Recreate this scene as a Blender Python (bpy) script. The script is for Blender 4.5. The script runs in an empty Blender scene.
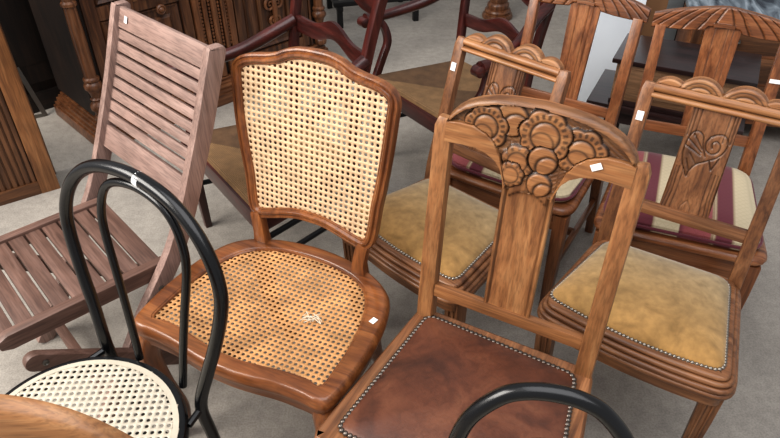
import bpy, bmesh, math, random
from mathutils import Vector, Matrix
random.seed(7)
PI = math.pi
scn = bpy.context.scene
COL = scn.collection
V = Vector

# ------------------------------------------------------------------ helpers
def lin(c):
    def f(x):
        x /= 255.0
        return x/12.92 if x <= .04045 else ((x+.055)/1.055)**2.4
    return (f(c[0]), f(c[1]), f(c[2]), 1.0)

def lerp(a, b, t): return a+(b-a)*t

def interp(x, pts):
    if x <= pts[0][0]: return pts[0][1]
    for (a, b), (c, d) in zip(pts, pts[1:]):
        if x <= c:
            return lerp(b, d, (x-a)/(c-a) if c > a else 1)
    return pts[-1][1]

def smooth_pts(pts, n=6, closed=False):
    """Catmull-Rom through points"""
    P = [V(p) for p in pts]; out = []; N = len(P)
    rng = range(N) if closed else range(N-1)
    for i in rng:
        p1, p2 = P[i], P[(i+1) % N]
        p0 = P[(i-1) % N] if closed or i > 0 else p1*2-p2
        p3 = P[(i+2) % N] if closed or i+2 < N else p2*2-p1
        for k in range(n):
            t = k/n
            out.append(.5*((2*p1)+(p2-p0)*t+(2*p0-5*p1+4*p2-p3)*t*t+(3*p1-p0-3*p2+p3)*t**3))
    if not closed: out.append(P[-1])
    return out

class M:
    def __init__(s): s.v = []; s.f = []; s.d = {}
    def add(s, vs, fs, dark=None):
        o = len(s.v); s.v += [tuple(v) for v in vs]
        s.f += [tuple(i+o for i in f) for f in fs]
        if dark:
            for i, x in enumerate(dark): s.d[o+i] = x
        return s
    def box(s, cx, cy, cz, sx, sy, sz, mat=None):
        vs = [V((cx+a*sx/2, cy+b*sy/2, cz+c*sz/2)) for a in (-1, 1) for b in (-1, 1) for c in (-1, 1)]
        if mat: vs = [mat @ v for v in vs]
        return s.add(vs, [(0,1,3,2),(4,6,7,5),(0,4,5,1),(2,3,7,6),(0,2,6,4),(1,5,7,3)])
    def loft(s, rings, closed=False, cap=True):
        n = len(rings[0]); m = len(rings)
        vs = [p for r in rings for p in r]; fs = []
        for i in range(m if closed else m-1):
            a, b = i*n, ((i+1) % m)*n
            for j in range(n):
                k = (j+1) % n
                fs.append((a+j, a+k, b+k, b+j))
        if cap and not closed:
            fs.append(tuple(range(n-1, -1, -1))); fs.append(tuple((m-1)*n+j for j in range(n)))
        return s.add(vs, fs)
    def tube(s, path, r, n=10, closed=False, flat=1.0):
        P = [V(p) for p in path]; N = len(P); rings = []; prev = None
        for i, p in enumerate(P):
            a = P[(i-1) % N] if closed or i > 0 else p
            b = P[(i+1) % N] if closed or i < N-1 else p
            T = (b-a).normalized()
            if prev is None:
                h = V((0, 0, 1)) if abs(T.z) < .9 else V((1, 0, 0))
            else: h = prev
            B = (h-T*h.dot(T)).normalized(); A = T.cross(B); prev = B
            rr = r[i] if isinstance(r, (list, tuple)) else r
            rings.append([p+A*math.cos(2*PI*k/n)*rr+B*math.sin(2*PI*k/n)*rr*flat for k in range(n)])
        return s.loft(rings, closed)
    def sweep(s, path, prof, hint, closed=False):
        P = [V(p) for p in path]; N = len(P); rings = []
        c = sum(P, V())/N; sg = 1
        H = V(hint).normalized(); fr = []
        for i, p in enumerate(P):
            a = P[(i-1) % N] if closed or i > 0 else p
            b = P[(i+1) % N] if closed or i < N-1 else p
            T = (b-a).normalized(); B = (H-T*H.dot(T)).normalized(); fr.append((p, T.cross(B), B))
        if closed and sum((p-c).dot(A) for p, A, B in fr) < 0: sg = -1
        for p, A, B in fr: rings.append([p+A*(sg*a)+B*b for a, b in prof])
        return s.loft(rings, closed)
    def bar(s, path, w, d, hint=(1, 0, 0)):
        """rectangular section along a path: w along hint, d across"""
        P = [V(p) for p in path]; N = len(P); rings = []; H = V(hint)
        for i, p in enumerate(P):
            T = (P[min(i+1, N-1)]-P[max(i-1, 0)]).normalized()
            X = (H-T*H.dot(T)).normalized(); Y = T.cross(X)
            ww = w[i]/2 if isinstance(w, (list, tuple)) else w/2
            dd = d[i]/2 if isinstance(d, (list, tuple)) else d/2
            rings.append([p+X*ww+Y*dd, p-X*ww+Y*dd, p-X*ww-Y*dd, p+X*ww-Y*dd])
        return s.loft(rings)
    def lathe(s, prof, cx=0, cy=0, n=20):
        rings = [[V((cx+r*math.cos(2*PI*k/n), cy+r*math.sin(2*PI*k/n), z)) for k in range(n)] for r, z in prof]
        return s.loft(rings)
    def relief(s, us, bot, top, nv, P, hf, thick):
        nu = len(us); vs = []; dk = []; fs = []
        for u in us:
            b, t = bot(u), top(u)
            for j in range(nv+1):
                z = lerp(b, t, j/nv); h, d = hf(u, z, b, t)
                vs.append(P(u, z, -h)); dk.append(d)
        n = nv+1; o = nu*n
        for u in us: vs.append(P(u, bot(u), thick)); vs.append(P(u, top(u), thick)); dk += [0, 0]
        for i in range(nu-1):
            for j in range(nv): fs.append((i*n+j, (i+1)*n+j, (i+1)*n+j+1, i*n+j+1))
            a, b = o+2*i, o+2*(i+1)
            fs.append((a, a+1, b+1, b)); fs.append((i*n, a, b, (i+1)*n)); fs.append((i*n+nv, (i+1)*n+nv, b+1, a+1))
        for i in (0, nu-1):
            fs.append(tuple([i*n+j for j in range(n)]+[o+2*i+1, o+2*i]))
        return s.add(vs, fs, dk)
    def build(s, name, mat, parent=None, bevel=0, sharp=40, seg=2):
        me = bpy.data.meshes.new(name); me.from_pydata(s.v, [], s.f)
        bm = bmesh.new(); bm.from_mesh(me)
        bmesh.ops.recalc_face_normals(bm, faces=bm.faces[:])
        if bevel:
            es = [e for e in bm.edges if len(e.link_faces) == 2 and e.calc_face_angle(0) > .6]
            bmesh.ops.bevel(bm, geom=es, offset=bevel, segments=seg, affect='EDGES', clamp_overlap=True, profile=.6)
        bm.to_mesh(me); bm.free()
        if s.d and not bevel:
            at = me.attributes.new('dark', 'FLOAT', 'POINT')
            at.data.foreach_set('value', [s.d.get(i, 0.0) for i in range(len(me.vertices))])
        for p in me.polygons: p.use_smooth = True
        me.set_sharp_from_angle(angle=math.radians(sharp))
        me.materials.append(mat)
        o = bpy.data.objects.new(name, me); COL.objects.link(o)
        if parent: o.parent = parent
        return o

def tag(o, label=None, cat=None, group=None, kind=None):
    if label: o['label'] = label
    if cat: o['category'] = cat
    if group: o['group'] = group
    if kind: o['kind'] = kind
    return o

def thing(name, label, cat, x, y, rot=0, z=0, group=None):
    o = bpy.data.objects.new(name, None); COL.objects.link(o)
    o.empty_display_size = .1; o.location = (x, y, z); o.rotation_euler = (0, 0, rot)
    return tag(o, label, cat, group)

# ------------------------------------------------------------------ materials
def nodes(name):
    m = bpy.data.materials.new(name); m.use_nodes = True
    nt = m.node_tree; return m, nt, nt.nodes['Principled BSDF']

def N(nt, t, **k):
    n = nt.nodes.new(t)
    for a, b in k.items():
        if a.startswith('i_'): n.inputs[a[2:].replace('_', ' ')].default_value = b
        else: setattr(n, a, b)
    return n

def ramp(nt, stops, src):
    r = nt.nodes.new('ShaderNodeValToRGB'); e = r.color_ramp.elements
    while len(e) > 1: e.remove(e[-1])
    e[0].position, e[0].color = stops[0]
    for p, c in stops[1:]:
        x = e.new(p); x.color = c
    nt.links.new(src, r.inputs[0]); return r

def mixc(nt, fac, a, b, mode='MIX'):
    n = nt.nodes.new('ShaderNodeMix'); n.data_type = 'RGBA'; n.blend_type = mode
    for sock, val in ((n.inputs[0], fac), (n.inputs[6], a), (n.inputs[7], b)):
        if hasattr(val, 'is_output'): nt.links.new(val, sock)
        else: sock.default_value = val
    return n.outputs[2]

_cache = {}
def wood(key, dark, mid, light, rough=.38, axis='z', grain=1.0, coat=.15, deep=(38, 22, 12), bump=.15):
    k = (key, axis)
    if k in _cache: return _cache[k]
    def tone(c, sat=.84, gain=.97):
        g = .3*c[0]+.59*c[1]+.11*c[2]; return tuple(max(0, (g+(x-g)*sat)*gain) for x in c)
    dark, mid, light = tone(dark), tone(mid), tone(light)
    m, nt, b = nodes(key+'_'+axis)
    tc = N(nt, 'ShaderNodeTexCoord'); oi = N(nt, 'ShaderNodeObjectInfo')
    add = N(nt, 'ShaderNodeVectorMath', operation='ADD')
    cx = N(nt, 'ShaderNodeCombineXYZ')
    for i in range(3):
        mm = N(nt, 'ShaderNodeMath', operation='MULTIPLY'); mm.inputs[1].default_value = 3.7*(i+1)
        nt.links.new(oi.outputs['Random'], mm.inputs[0]); nt.links.new(mm.outputs[0], cx.inputs[i])
    nt.links.new(tc.outputs['Object'], add.inputs[0]); nt.links.new(cx.outputs[0], add.inputs[1])
    def mp(s, l):
        q = N(nt, 'ShaderNodeMapping'); q.inputs['Scale'].default_value = tuple(l if a == axis else s for a in 'xyz')
        nt.links.new(add.outputs[0], q.inputs[0]); return q.outputs[0]
    n1 = N(nt, 'ShaderNodeTexNoise', i_Scale=1.0, i_Detail=4.0, i_Distortion=1.2); nt.links.new(mp(34*grain, 2.6), n1.inputs['Vector'])
    n2 = N(nt, 'ShaderNodeTexNoise', i_Scale=1.0, i_Detail=3.0); nt.links.new(mp(260*grain, 14), n2.inputs['Vector'])
    n3 = N(nt, 'ShaderNodeTexNoise', i_Scale=7.0, i_Detail=2.0); nt.links.new(add.outputs[0], n3.inputs['Vector'])
    c = ramp(nt, [(.3, lin(dark)), (.5, lin(mid)), (.7, lin(light))], n1.outputs[0]).outputs[0]
    g = ramp(nt, [(.36, (.5, .5, .5, 1)), (.55, (1, 1, 1, 1))], n2.outputs[0]).outputs[0]
    c = mixc(nt, .55, c, g, 'MULTIPLY')
    w = ramp(nt, [(.3, (.72, .72, .72, 1)), (.65, (1.08, 1.08, 1.08, 1))], n3.outputs[0]).outputs[0]
    c = mixc(nt, .8, c, w, 'MULTIPLY')
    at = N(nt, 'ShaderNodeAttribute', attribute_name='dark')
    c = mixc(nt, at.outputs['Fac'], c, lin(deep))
    nt.links.new(c, b.inputs['Base Color'])
    b.inputs['Roughness'].default_value = rough
    b.inputs['Coat Weight'].default_value = coat; b.inputs['Coat Roughness'].default_value = .25
    bp = N(nt, 'ShaderNodeBump'); bp.inputs['Strength'].default_value = bump; bp.inputs['Distance'].default_value = .002
    nt.links.new(n2.outputs[0], bp.inputs['Height']); nt.links.new(bp.outputs[0], b.inputs['Normal'])
    _cache[k] = m; return m

OAK  = lambda a='z': wood('light_oak', (128, 76, 38), (168, 108, 58), (190, 132, 78), axis=a, rough=.42)
OAKB = lambda a='z': wood('worn_oak', (104, 60, 32), (142, 88, 48), (166, 110, 66), axis=a, rough=.42)
RED  = lambda a='z': wood('reddish_oak', (108, 56, 24), (154, 88, 44), (180, 114, 64), axis=a, rough=.36, coat=.25)
BEECH= lambda a='z': wood('stained_beech', (108, 54, 20), (144, 79, 33), (174, 104, 48), axis=a, rough=.3, coat=.4, grain=.7)
TEAK = lambda a='z': wood('weathered_teak', (144, 112, 100), (160, 127, 114), (174, 142, 129), axis=a, rough=.6, coat=0)
TEAKS= lambda a='z': wood('brown_teak', (98, 68, 56), (116, 83, 69), (136, 102, 88), axis=a, rough=.5, coat=.05)
MAHO = lambda a='z': wood('dark_mahogany', (52, 14, 11), (80, 25, 20), (104, 40, 32), axis=a, rough=.32, coat=.3, grain=.6)
SIDE = lambda a='z': wood('dark_carved_oak', (54, 27, 13), (92, 51, 26), (126, 77, 42), axis=a, rough=.4, coat=.2, deep=(14, 8, 5))
SIDEB= lambda a='z': wood('brown_turned_oak', (88, 46, 20), (128, 74, 38), (156, 98, 56), axis=a, rough=.4, coat=.2)
SHADE= lambda a='z': wood('shaded_oak', (22, 12, 7), (36, 21, 13), (50, 31, 20), axis=a, rough=.6, coat=0)  # near-black oak copy, shade put into the colour
CAB  = lambda a='z': wood('orange_oak', (110, 62, 26), (150, 92, 44), (176, 116, 64), axis=a, rough=.45)
CABD = lambda a='z': wood('brown_oak', (76, 42, 20), (108, 64, 32), (134, 84, 46), axis=a, rough=.45)
PALE = lambda a='z': wood('honey_wood', (150, 94, 48), (174, 116, 64), (194, 138, 84), axis=a, rough=.35, coat=.3)
COFF = lambda a='z': wood('dark_red_wood', (30, 14, 13), (48, 24, 22), (66, 36, 34), axis=a, rough=.3, coat=.4)
DRAW = lambda a='z': wood('mid_brown_wood', (124, 86, 54), (150, 108, 72), (168, 126, 88), axis=a, rough=.5)

def plain(name, col, rough=.5, metal=0, noise=0.0, scale=40, coat=0, sheen=0, bump=0):
    m, nt, b = nodes(name)
    tc = N(nt, 'ShaderNodeTexCoord')
    n = N(nt, 'ShaderNodeTexNoise', i_Scale=float(scale), i_Detail=5.0); nt.links.new(tc.outputs['Object'], n.inputs['Vector'])
    c = lin(col); lo = tuple(x*(1-noise) for x in c[:3])+(1,); hi = tuple(min(1, x*(1+noise)) for x in c[:3])+(1,)
    r = ramp(nt, [(.35, lo), (.65, hi)], n.outputs[0]); nt.links.new(r.outputs[0], b.inputs['Base Color'])
    b.inputs['Roughness'].default_value = rough; b.inputs['Metallic'].default_value = metal
    b.inputs['Coat Weight'].default_value = coat; b.inputs['Sheen Weight'].default_value = sheen
    if bump:
        bp = N(nt, 'ShaderNodeBump'); bp.inputs['Strength'].default_value = bump; bp.inputs['Distance'].default_value = .002
        nt.links.new(n.outputs[0], bp.inputs['Height']); nt.links.new(bp.outputs[0], b.inputs['Normal'])
    return m

BLACK = plain('black_lacquer', (10, 11, 13), .26, noise=.25, scale=12, coat=.15)
STICK = plain('white_paper', (238, 238, 236), .8)
NAIL  = plain('antique_nail', (150, 142, 132), .28, metal=.9, noise=.3, scale=90)
NAILD = plain('dark_nail', (112, 104, 97), .3, metal=.85, noise=.3, scale=90)
STEEL = plain('steel_bolt', (120, 116, 110), .4, metal=.9)
CANEB = plain('honey_cane', (212, 182, 146), .5, noise=.12, scale=30, bump=.2)
CANES = plain('amber_cane', (188, 142, 94), .5, noise=.25, scale=14, bump=.2)
CANEC = plain('cream_cane', (186, 178, 162), .5, noise=.06, scale=30)
CARD  = plain('brown_card', (150, 112, 78), .8, noise=.08, scale=6)
WHITE = plain('pale_blue_white_laminate', (240, 246, 252), .4, noise=.04, scale=2)
GREYW = plain('pale_grey_laminate', (178, 186, 188), .5, noise=.06, scale=3)
DARKG = plain('dark_grey_board', (48, 46, 46), .6, noise=.2, scale=4)
VOID  = plain('black_and_shade', (14, 13, 14), .5, noise=.2)  # black of the low rack, also shade colour for the armchair stretchers
PIPE  = plain('maroon_piping', (98, 32, 46), .8, sheen=.3)
TIE   = plain('dark_tie_cord', (38, 26, 28), .9)

def mat_leather():
    m, nt, b = nodes('worn_brown_leather'); tc = N(nt, 'ShaderNodeTexCoord')
    n1 = N(nt, 'ShaderNodeTexNoise', i_Scale=9.0, i_Detail=6.0, i_Distortion=.6); n2 = N(nt, 'ShaderNodeTexNoise', i_Scale=160.0, i_Detail=3.0)
    n3 = N(nt, 'ShaderNodeTexNoise', i_Scale=38.0, i_Detail=4.0, i_Distortion=1.5)
    for n in (n1, n2, n3): nt.links.new(tc.outputs['Object'], n.inputs['Vector'])
    c = ramp(nt, [(.3, lin((64, 36, 26))), (.5, lin((94, 54, 37))), (.72, lin((118, 74, 52)))], n1.outputs[0]).outputs[0]
    c2 = ramp(nt, [(.3, (.6, .6, .6, 1)), (.55, (1.05, 1.05, 1.05, 1))], n3.outputs[0]).outputs[0]
    c = mixc(nt, .5, c, c2, 'MULTIPLY')
    nt.links.new(c, b.inputs['Base Color']); b.inputs['Roughness'].default_value = .45
    bp = N(nt, 'ShaderNodeBump'); bp.inputs['Strength'].default_value = .25; bp.inputs['Distance'].default_value = .002
    nt.links.new(n2.outputs[0], bp.inputs['Height']); nt.links.new(bp.outputs[0], b.inputs['Normal'])
    return m

def mat_velvet():
    m, nt, b = nodes('gold_velvet'); tc = N(nt, 'ShaderNodeTexCoord')
    n1 = N(nt, 'ShaderNodeTexNoise', i_Scale=11.0, i_Detail=6.0, i_Distortion=1.4); n2 = N(nt, 'ShaderNodeTexNoise', i_Scale=60.0, i_Detail=4.0)
    for n in (n1, n2): nt.links.new(tc.outputs['Object'], n.inputs['Vector'])
    sp = N(nt, 'ShaderNodeSeparateXYZ'); nt.links.new(tc.outputs['Object'], sp.inputs[0])
    mr = N(nt, 'ShaderNodeMapRange'); mr.inputs[1].default_value = -.36; mr.inputs[2].default_value = -.02
    nt.links.new(sp.outputs[1], mr.inputs[0])
    base = ramp(nt, [(0, lin((170, 130, 74))), (.45, lin((166, 134, 87))), (1, lin((156, 138, 107)))], mr.outputs[0]).outputs[0]
    v = ramp(nt, [(.3, (.62, .6, .56, 1)), (.5, (.95, .95, .95, 1)), (.7, (1.2, 1.22, 1.25, 1))], n1.outputs[0]).outputs[0]
    c = mixc(nt, .8, base, v, 'MULTIPLY')
    w = ramp(nt, [(.35, (.8, .8, .8, 1)), (.65, (1.1, 1.1, 1.1, 1))], n2.outputs[0]).outputs[0]
    c = mixc(nt, .7, c, w, 'MULTIPLY')
    nt.links.new(c, b.inputs['Base Color']); b.inputs['Roughness'].default_value = .85
    b.inputs['Sheen Weight'].default_value = .35; b.inputs['Sheen Roughness'].default_value = .4
    return m

def mat_stripe():
    m, nt, b = nodes('striped_cloth'); tc = N(nt, 'ShaderNodeTexCoord')
    sp = N(nt, 'ShaderNodeSeparateXYZ'); nt.links.new(tc.outputs['Object'], sp.inputs[0])
    mr = N(nt, 'ShaderNodeMapRange'); mr.inputs[1].default_value = -.22; mr.inputs[2].default_value = .22
    nt.links.new(sp.outputs[0], mr.inputs[0])
    rose, mar, cre, tan = lin((146, 74, 76)), lin((104, 40, 52)), lin((196, 182, 152)), lin((150, 126, 100))
    st = []
    for k in (-.28, .20, .68):
        for p, c in ((0, tan), (.012, tan), (.013, cre), (.022, tan), (.03, mar), (.12, mar), (.125, tan), (.14, cre), (.285, cre), (.29, mar), (.32, rose), (.475, rose)):
            if 0 <= k+p <= 1: st.append((k+p, c))
    st.sort(key=lambda q: q[0])
    # a ramp holds 32 stops at most
    r = ramp(nt, [(p, c) for p, c in st], mr.outputs[0])
    ck = N(nt, 'ShaderNodeTexVoronoi', i_Scale=70.0); ck.feature = 'F1'; ck.distance = 'CHEBYCHEV'; ck.inputs['Randomness'].default_value = 0
    rot = N(nt, 'ShaderNodeMapping'); rot.inputs['Rotation'].default_value = (0, 0, PI/4)
    nt.links.new(tc.outputs['Object'], rot.inputs[0]); nt.links.new(rot.outputs[0], ck.inputs['Vector'])
    q = ramp(nt, [(.4, (1, 1, 1, 1)), (.5, (.82, .82, .8, 1))], ck.outputs['Distance']).outputs[0]
    c = mixc(nt, .7, r.outputs[0], q, 'MULTIPLY')
    nt.links.new(c, b.inputs['Base Color']); b.inputs['Roughness'].default_value = .85; b.inputs['Sheen Weight'].default_value = .2
    return m

def mat_rush():
    m, nt, b = nodes('woven_rush'); tc = N(nt, 'ShaderNodeTexCoord')
    sp = N(nt, 'ShaderNodeSeparateXYZ'); nt.links.new(tc.outputs['Object'], sp.inputs[0])
    def ma(op, a, bb=None):
        n = N(nt, 'ShaderNodeMath', operation=op)
        for i, x in enumerate((a, bb)):
            if x is None: continue
            if hasattr(x, 'is_output'): nt.links.new(x, n.inputs[i])
            else: n.inputs[i].default_value = x
        return n.outputs[0]
    ax = ma('MULTIPLY', ma('ABSOLUTE', sp.outputs[0]), .84)
    ay = ma('ABSOLUTE', ma('ADD', sp.outputs[1], .21))
    mx = ma('MAXIMUM', ax, ay)
    w = ma('SINE', ma('MULTIPLY', mx, 1150.0))
    side = ma('GREATER_THAN', ax, ay)
    c1 = mixc(nt, side, lin((146, 114, 78)), lin((112, 84, 58)))
    n1 = N(nt, 'ShaderNodeTexNoise', i_Scale=25.0, i_Detail=4.0); nt.links.new(tc.outputs['Object'], n1.inputs['Vector'])
    v = ramp(nt, [(.3, (.65, .65, .65, 1)), (.7, (1.15, 1.15, 1.15, 1))], n1.outputs[0]).outputs[0]
    c = mixc(nt, .8, c1, v, 'MULTIPLY')
    g = ramp(nt, [(0, (.5, .5, .5, 1)), (.5, (1, 1, 1, 1))], ma('ADD', ma('MULTIPLY', w, .5), .5)).outputs[0]
    c = mixc(nt, .6, c, g, 'MULTIPLY')
    nt.links.new(c, b.inputs['Base Color']); b.inputs['Roughness'].default_value = .7
    bp = N(nt, 'ShaderNodeBump'); bp.inputs['Strength'].default_value = .5; bp.inputs['Distance'].default_value = .003
    nt.links.new(w, bp.inputs['Height']); nt.links.new(bp.outputs[0], b.inputs['Normal'])
    return m

def mat_marble():
    m, nt, b = nodes('grey_marble'); tc = N(nt, 'ShaderNodeTexCoord')
    mp = N(nt, 'ShaderNodeMapping'); mp.inputs['Rotation'].default_value = (0, 0, .5); mp.inputs['Scale'].default_value = (9, 2.4, 4)
    nt.links.new(tc.outputs['Object'], mp.inputs[0])
    n1 = N(nt, 'ShaderNodeTexNoise', i_Scale=1.6, i_Detail=7.0, i_Distortion=1.2); nt.links.new(mp.outputs[0], n1.inputs['Vector'])
    c = ramp(nt, [(.35, lin((70, 76, 84))), (.5, lin((122, 132, 140))), (.66, lin((172, 182, 190)))], n1.outputs[0]).outputs[0]
    nt.links.new(c, b.inputs['Base Color']); b.inputs['Roughness'].default_value = .25
    return m

def mat_floor():
    m, nt, b = nodes('rough_concrete'); tc = N(nt, 'ShaderNodeTexCoord')
    n1 = N(nt, 'ShaderNodeTexNoise', i_Scale=2.2, i_Detail=6.0); n2 = N(nt, 'ShaderNodeTexNoise', i_Scale=26.0, i_Detail=8.0, i_Roughness=.7)
    n3 = N(nt, 'ShaderNodeTexNoise', i_Scale=180.0, i_Detail=4.0)
    for n in (n1, n2, n3): nt.links.new(tc.outputs['Object'], n.inputs['Vector'])
    c = ramp(nt, [(.3, lin((148, 142, 134))), (.7, lin((180, 173, 163)))], n1.outputs[0]).outputs[0]
    v = ramp(nt, [(.3, (.72, .72, .72, 1)), (.6, (1.05, 1.05, 1.05, 1))], n2.outputs[0]).outputs[0]
    c = mixc(nt, .7, c, v, 'MULTIPLY')
    v = ramp(nt, [(.35, (.7, .7, .7, 1)), (.6, (1.06, 1.06, 1.06, 1))], n3.outputs[0]).outputs[0]
    c = mixc(nt, .6, c, v, 'MULTIPLY')
    nt.links.new(c, b.inputs['Base Color']); b.inputs['Roughness'].default_value = .85
    bp = N(nt, 'ShaderNodeBump'); bp.inputs['Strength'].default_value = .4; bp.inputs['Distance'].default_value = .006
    nt.links.new(n2.outputs[0], bp.inputs['Height']); nt.links.new(bp.outputs[0], b.inputs['Normal'])
    return m

LEATHER, VELVET, STRIPE, RUSH, MARBLE, FLOOR = mat_leather(), mat_velvet(), mat_stripe(), mat_rush(), mat_marble(), mat_floor()

# ------------------------------------------------------------------ shared shape tools
def poly_offset(P, d):
    """offset a closed 2D curve outward by d (counted by its own orientation)"""
    n = len(P); A = sum(P[i][0]*P[(i+1) % n][1]-P[(i+1) % n][0]*P[i][1] for i in range(n)); sg = 1 if A > 0 else -1
    out = []
    for i in range(n):
        a, b = P[i-1], P[(i+1) % n]; t = V((b[0]-a[0], b[1]-a[1])).normalized()
        out.append((P[i][0]+sg*t.y*d, P[i][1]-sg*t.x*d))
    return out

def resample(P, n):
    """closed 2D curve to n evenly spaced points"""
    L = [0]; m = len(P)
    for i in range(m): L.append(L[-1]+math.dist(P[i], P[(i+1) % m]))
    out = []; j = 0
    for k in range(n):
        s = L[-1]*k/n
        while L[j+1] < s: j += 1
        t = (s-L[j])/max(1e-9, L[j+1]-L[j]); a, b = P[j], P[(j+1) % m]
        out.append((lerp(a[0], b[0], t), lerp(a[1], b[1], t)))
    return out

def rounded(P, r, n=5):
    """round the corners of a polygon"""
    out = []; m = len(P)
    for i in range(m):
        p = V(P[i]); a = V(P[i-1]); b = V(P[(i+1) % m])
        rr = min(r, (a-p).length*.45, (b-p).length*.45)
        s = p+(a-p).normalized()*rr; e = p+(b-p).normalized()*rr
        for k in range(n+1):
            t = k/n; q = s*(1-t)**2+p*2*t*(1-t)+e*t*t; out.append((q.x, q.y))
    return out

def inside(p, P):
    x, y = p; c = False; n = len(P)
    for i in range(n):
        (x1, y1), (x2, y2) = P[i], P[i-1]
        if (y1 > y) != (y2 > y) and x < (x2-x1)*(y-y1)/(y2-y1)+x1: c = not c
    return c

def ring_rings(P, prof, zf=None):
    """rings for lofting a moulded edge: prof = [(offset, z)...]"""
    R = []
    for off, z in prof:
        R.append([V((x, y, z)) for x, y in poly_offset(P, off)])
    return R

def cane(name, outline, s, hole, P, mat, parent, rot=0.0, jitter=0.0):
    xs = [p[0] for p in outline]; ys = [p[1] for p in outline]
    cx, cy = (min(xs)+max(xs))/2, (min(ys)+max(ys))/2
    R = max(max(xs)-min(xs), max(ys)-min(ys))*.75; n = int(R/s)+1
    c, sn = math.cos(rot), math.sin(rot)
    vs = []; fs = []; ids = {}
    def vid(gx, gy):
        k = (round(gx, 3), round(gy, 3))
        if k not in ids:
            ids[k] = len(vs); x, y = gx*s, gy*s
            vs.append(P(cx+x*c-y*sn, cy+x*sn+y*c))
        return ids[k]
    for i in range(-n, n+1):
        for j in range(-n, n+1):
            x, y = i*s, j*s; q = (cx+x*c-y*sn, cy+x*sn+y*c)
            if not inside(q, outline): continue
            out = [vid(i+a, j+b) for a, b in ((-.5, -.5), (0, -.5), (.5, -.5), (.5, 0), (.5, .5), (0, .5), (-.5, .5), (-.5, 0))]
            ins = []
            for k in range(8):
                a = math.radians(-135+45*k); hx, hy = x+hole*s*math.cos(a), y+hole*s*math.sin(a)
                ins.append(len(vs)); vs.append(P(cx+hx*c-hy*sn, cy+hx*sn+hy*c))
            for k in range(8):
                k2 = (k+1) % 8; fs.append((out[k], out[k2], ins[k2], ins[k]))
    m = M(); m.add(vs, fs); o = m.build(name, mat, parent)
    so = o.modifiers.new('thick', 'SOLIDIFY'); so.thickness = .0018; so.offset = 0
    return o

def nails(parent, pts, mat, r=.0055, limit=100):
    """domed upholstery nails, one object each; past the limit the rest is one stuff part. pts = [(pos, normal)]"""
    def dome(m, pos, nrm, r):
        q = V(nrm).normalized().to_track_quat('Z', 'Y').to_matrix()
        rings = [[V(pos)+q @ V((r*math.cos(a)*math.cos(2*PI*k/8), r*math.cos(a)*math.sin(2*PI*k/8), r*.75*math.sin(a))) for k in range(8)] for a in (0, .5, 1.0, 1.4)]
        m.loft(rings)
    pr = M(); dome(pr, (0, 0, 0), (0, 0, 1), r); first = pr.build('nail_head', mat, parent)
    for i, (p, nn) in enumerate(pts[:limit]):
        o = first if i == 0 else first.copy()
        if i: COL.objects.link(o); o.parent = parent
        o.location = p; o.rotation_euler = V(nn).to_track_quat('Z', 'Y').to_euler()
    if len(pts) > limit:
        m = M()
        for p, nn in pts[limit:]: dome(m, p, nn, r)
        tag(m.build('nail_heads', mat, parent), kind='stuff')

def sticker(parent, pos, w, h, xdir, ydir):
    X = V(xdir).normalized(); Y = V(ydir); Y = (Y-X*Y.dot(X)).normalized(); Z = X.cross(Y); p = V(pos)
    m = M(); vs = [p+X*(a*w/2)+Y*(b*h/2)+Z*c for c in (0, .0012) for a, b in ((-1, -1), (1, -1), (1, 1), (-1, 1))]
    m.add(vs, [(3, 2, 1, 0), (4, 5, 6, 7), (0, 1, 5, 4), (1, 2, 6, 5), (2, 3, 7, 6), (3, 0, 4, 7)])
    return tag(m.build('price_sticker', STICK, parent), 'small white paper price sticker')

def linspace(a, b, n): return [a+(b-a)*i/(n-1) for i in range(n)]

def segd(p, a, b):
    ax, ay = a; bx, by = b; dx, dy = bx-ax, by-ay
    t = max(0, min(1, ((p[0]-ax)*dx+(p[1]-ay)*dy)/(dx*dx+dy*dy+1e-12)))
    return math.hypot(p[0]-ax-t*dx, p[1]-ay-t*dy)

def polyd(p, P): return min(segd(p, P[i], P[i+1]) for i in range(len(P)-1))

def ss(e0, e1, x):
    t = max(0, min(1, (x-e0)/(e1-e0))); return t*t*(3-2*t)

# ------------------------------------------------------------------ floor
fl = M(); fl.box(0, 2.5, -.05, 11, 9, .1)
tag(fl.build('floor', FLOOR), kind='structure')

wl = M(); wl.box(0, 7.05, 1.5, 11, .1, 3.2)
tag(wl.build('wall_back', plain('grey_plaster', (150, 148, 144), .9, noise=.05, scale=3)), kind='structure')

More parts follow.
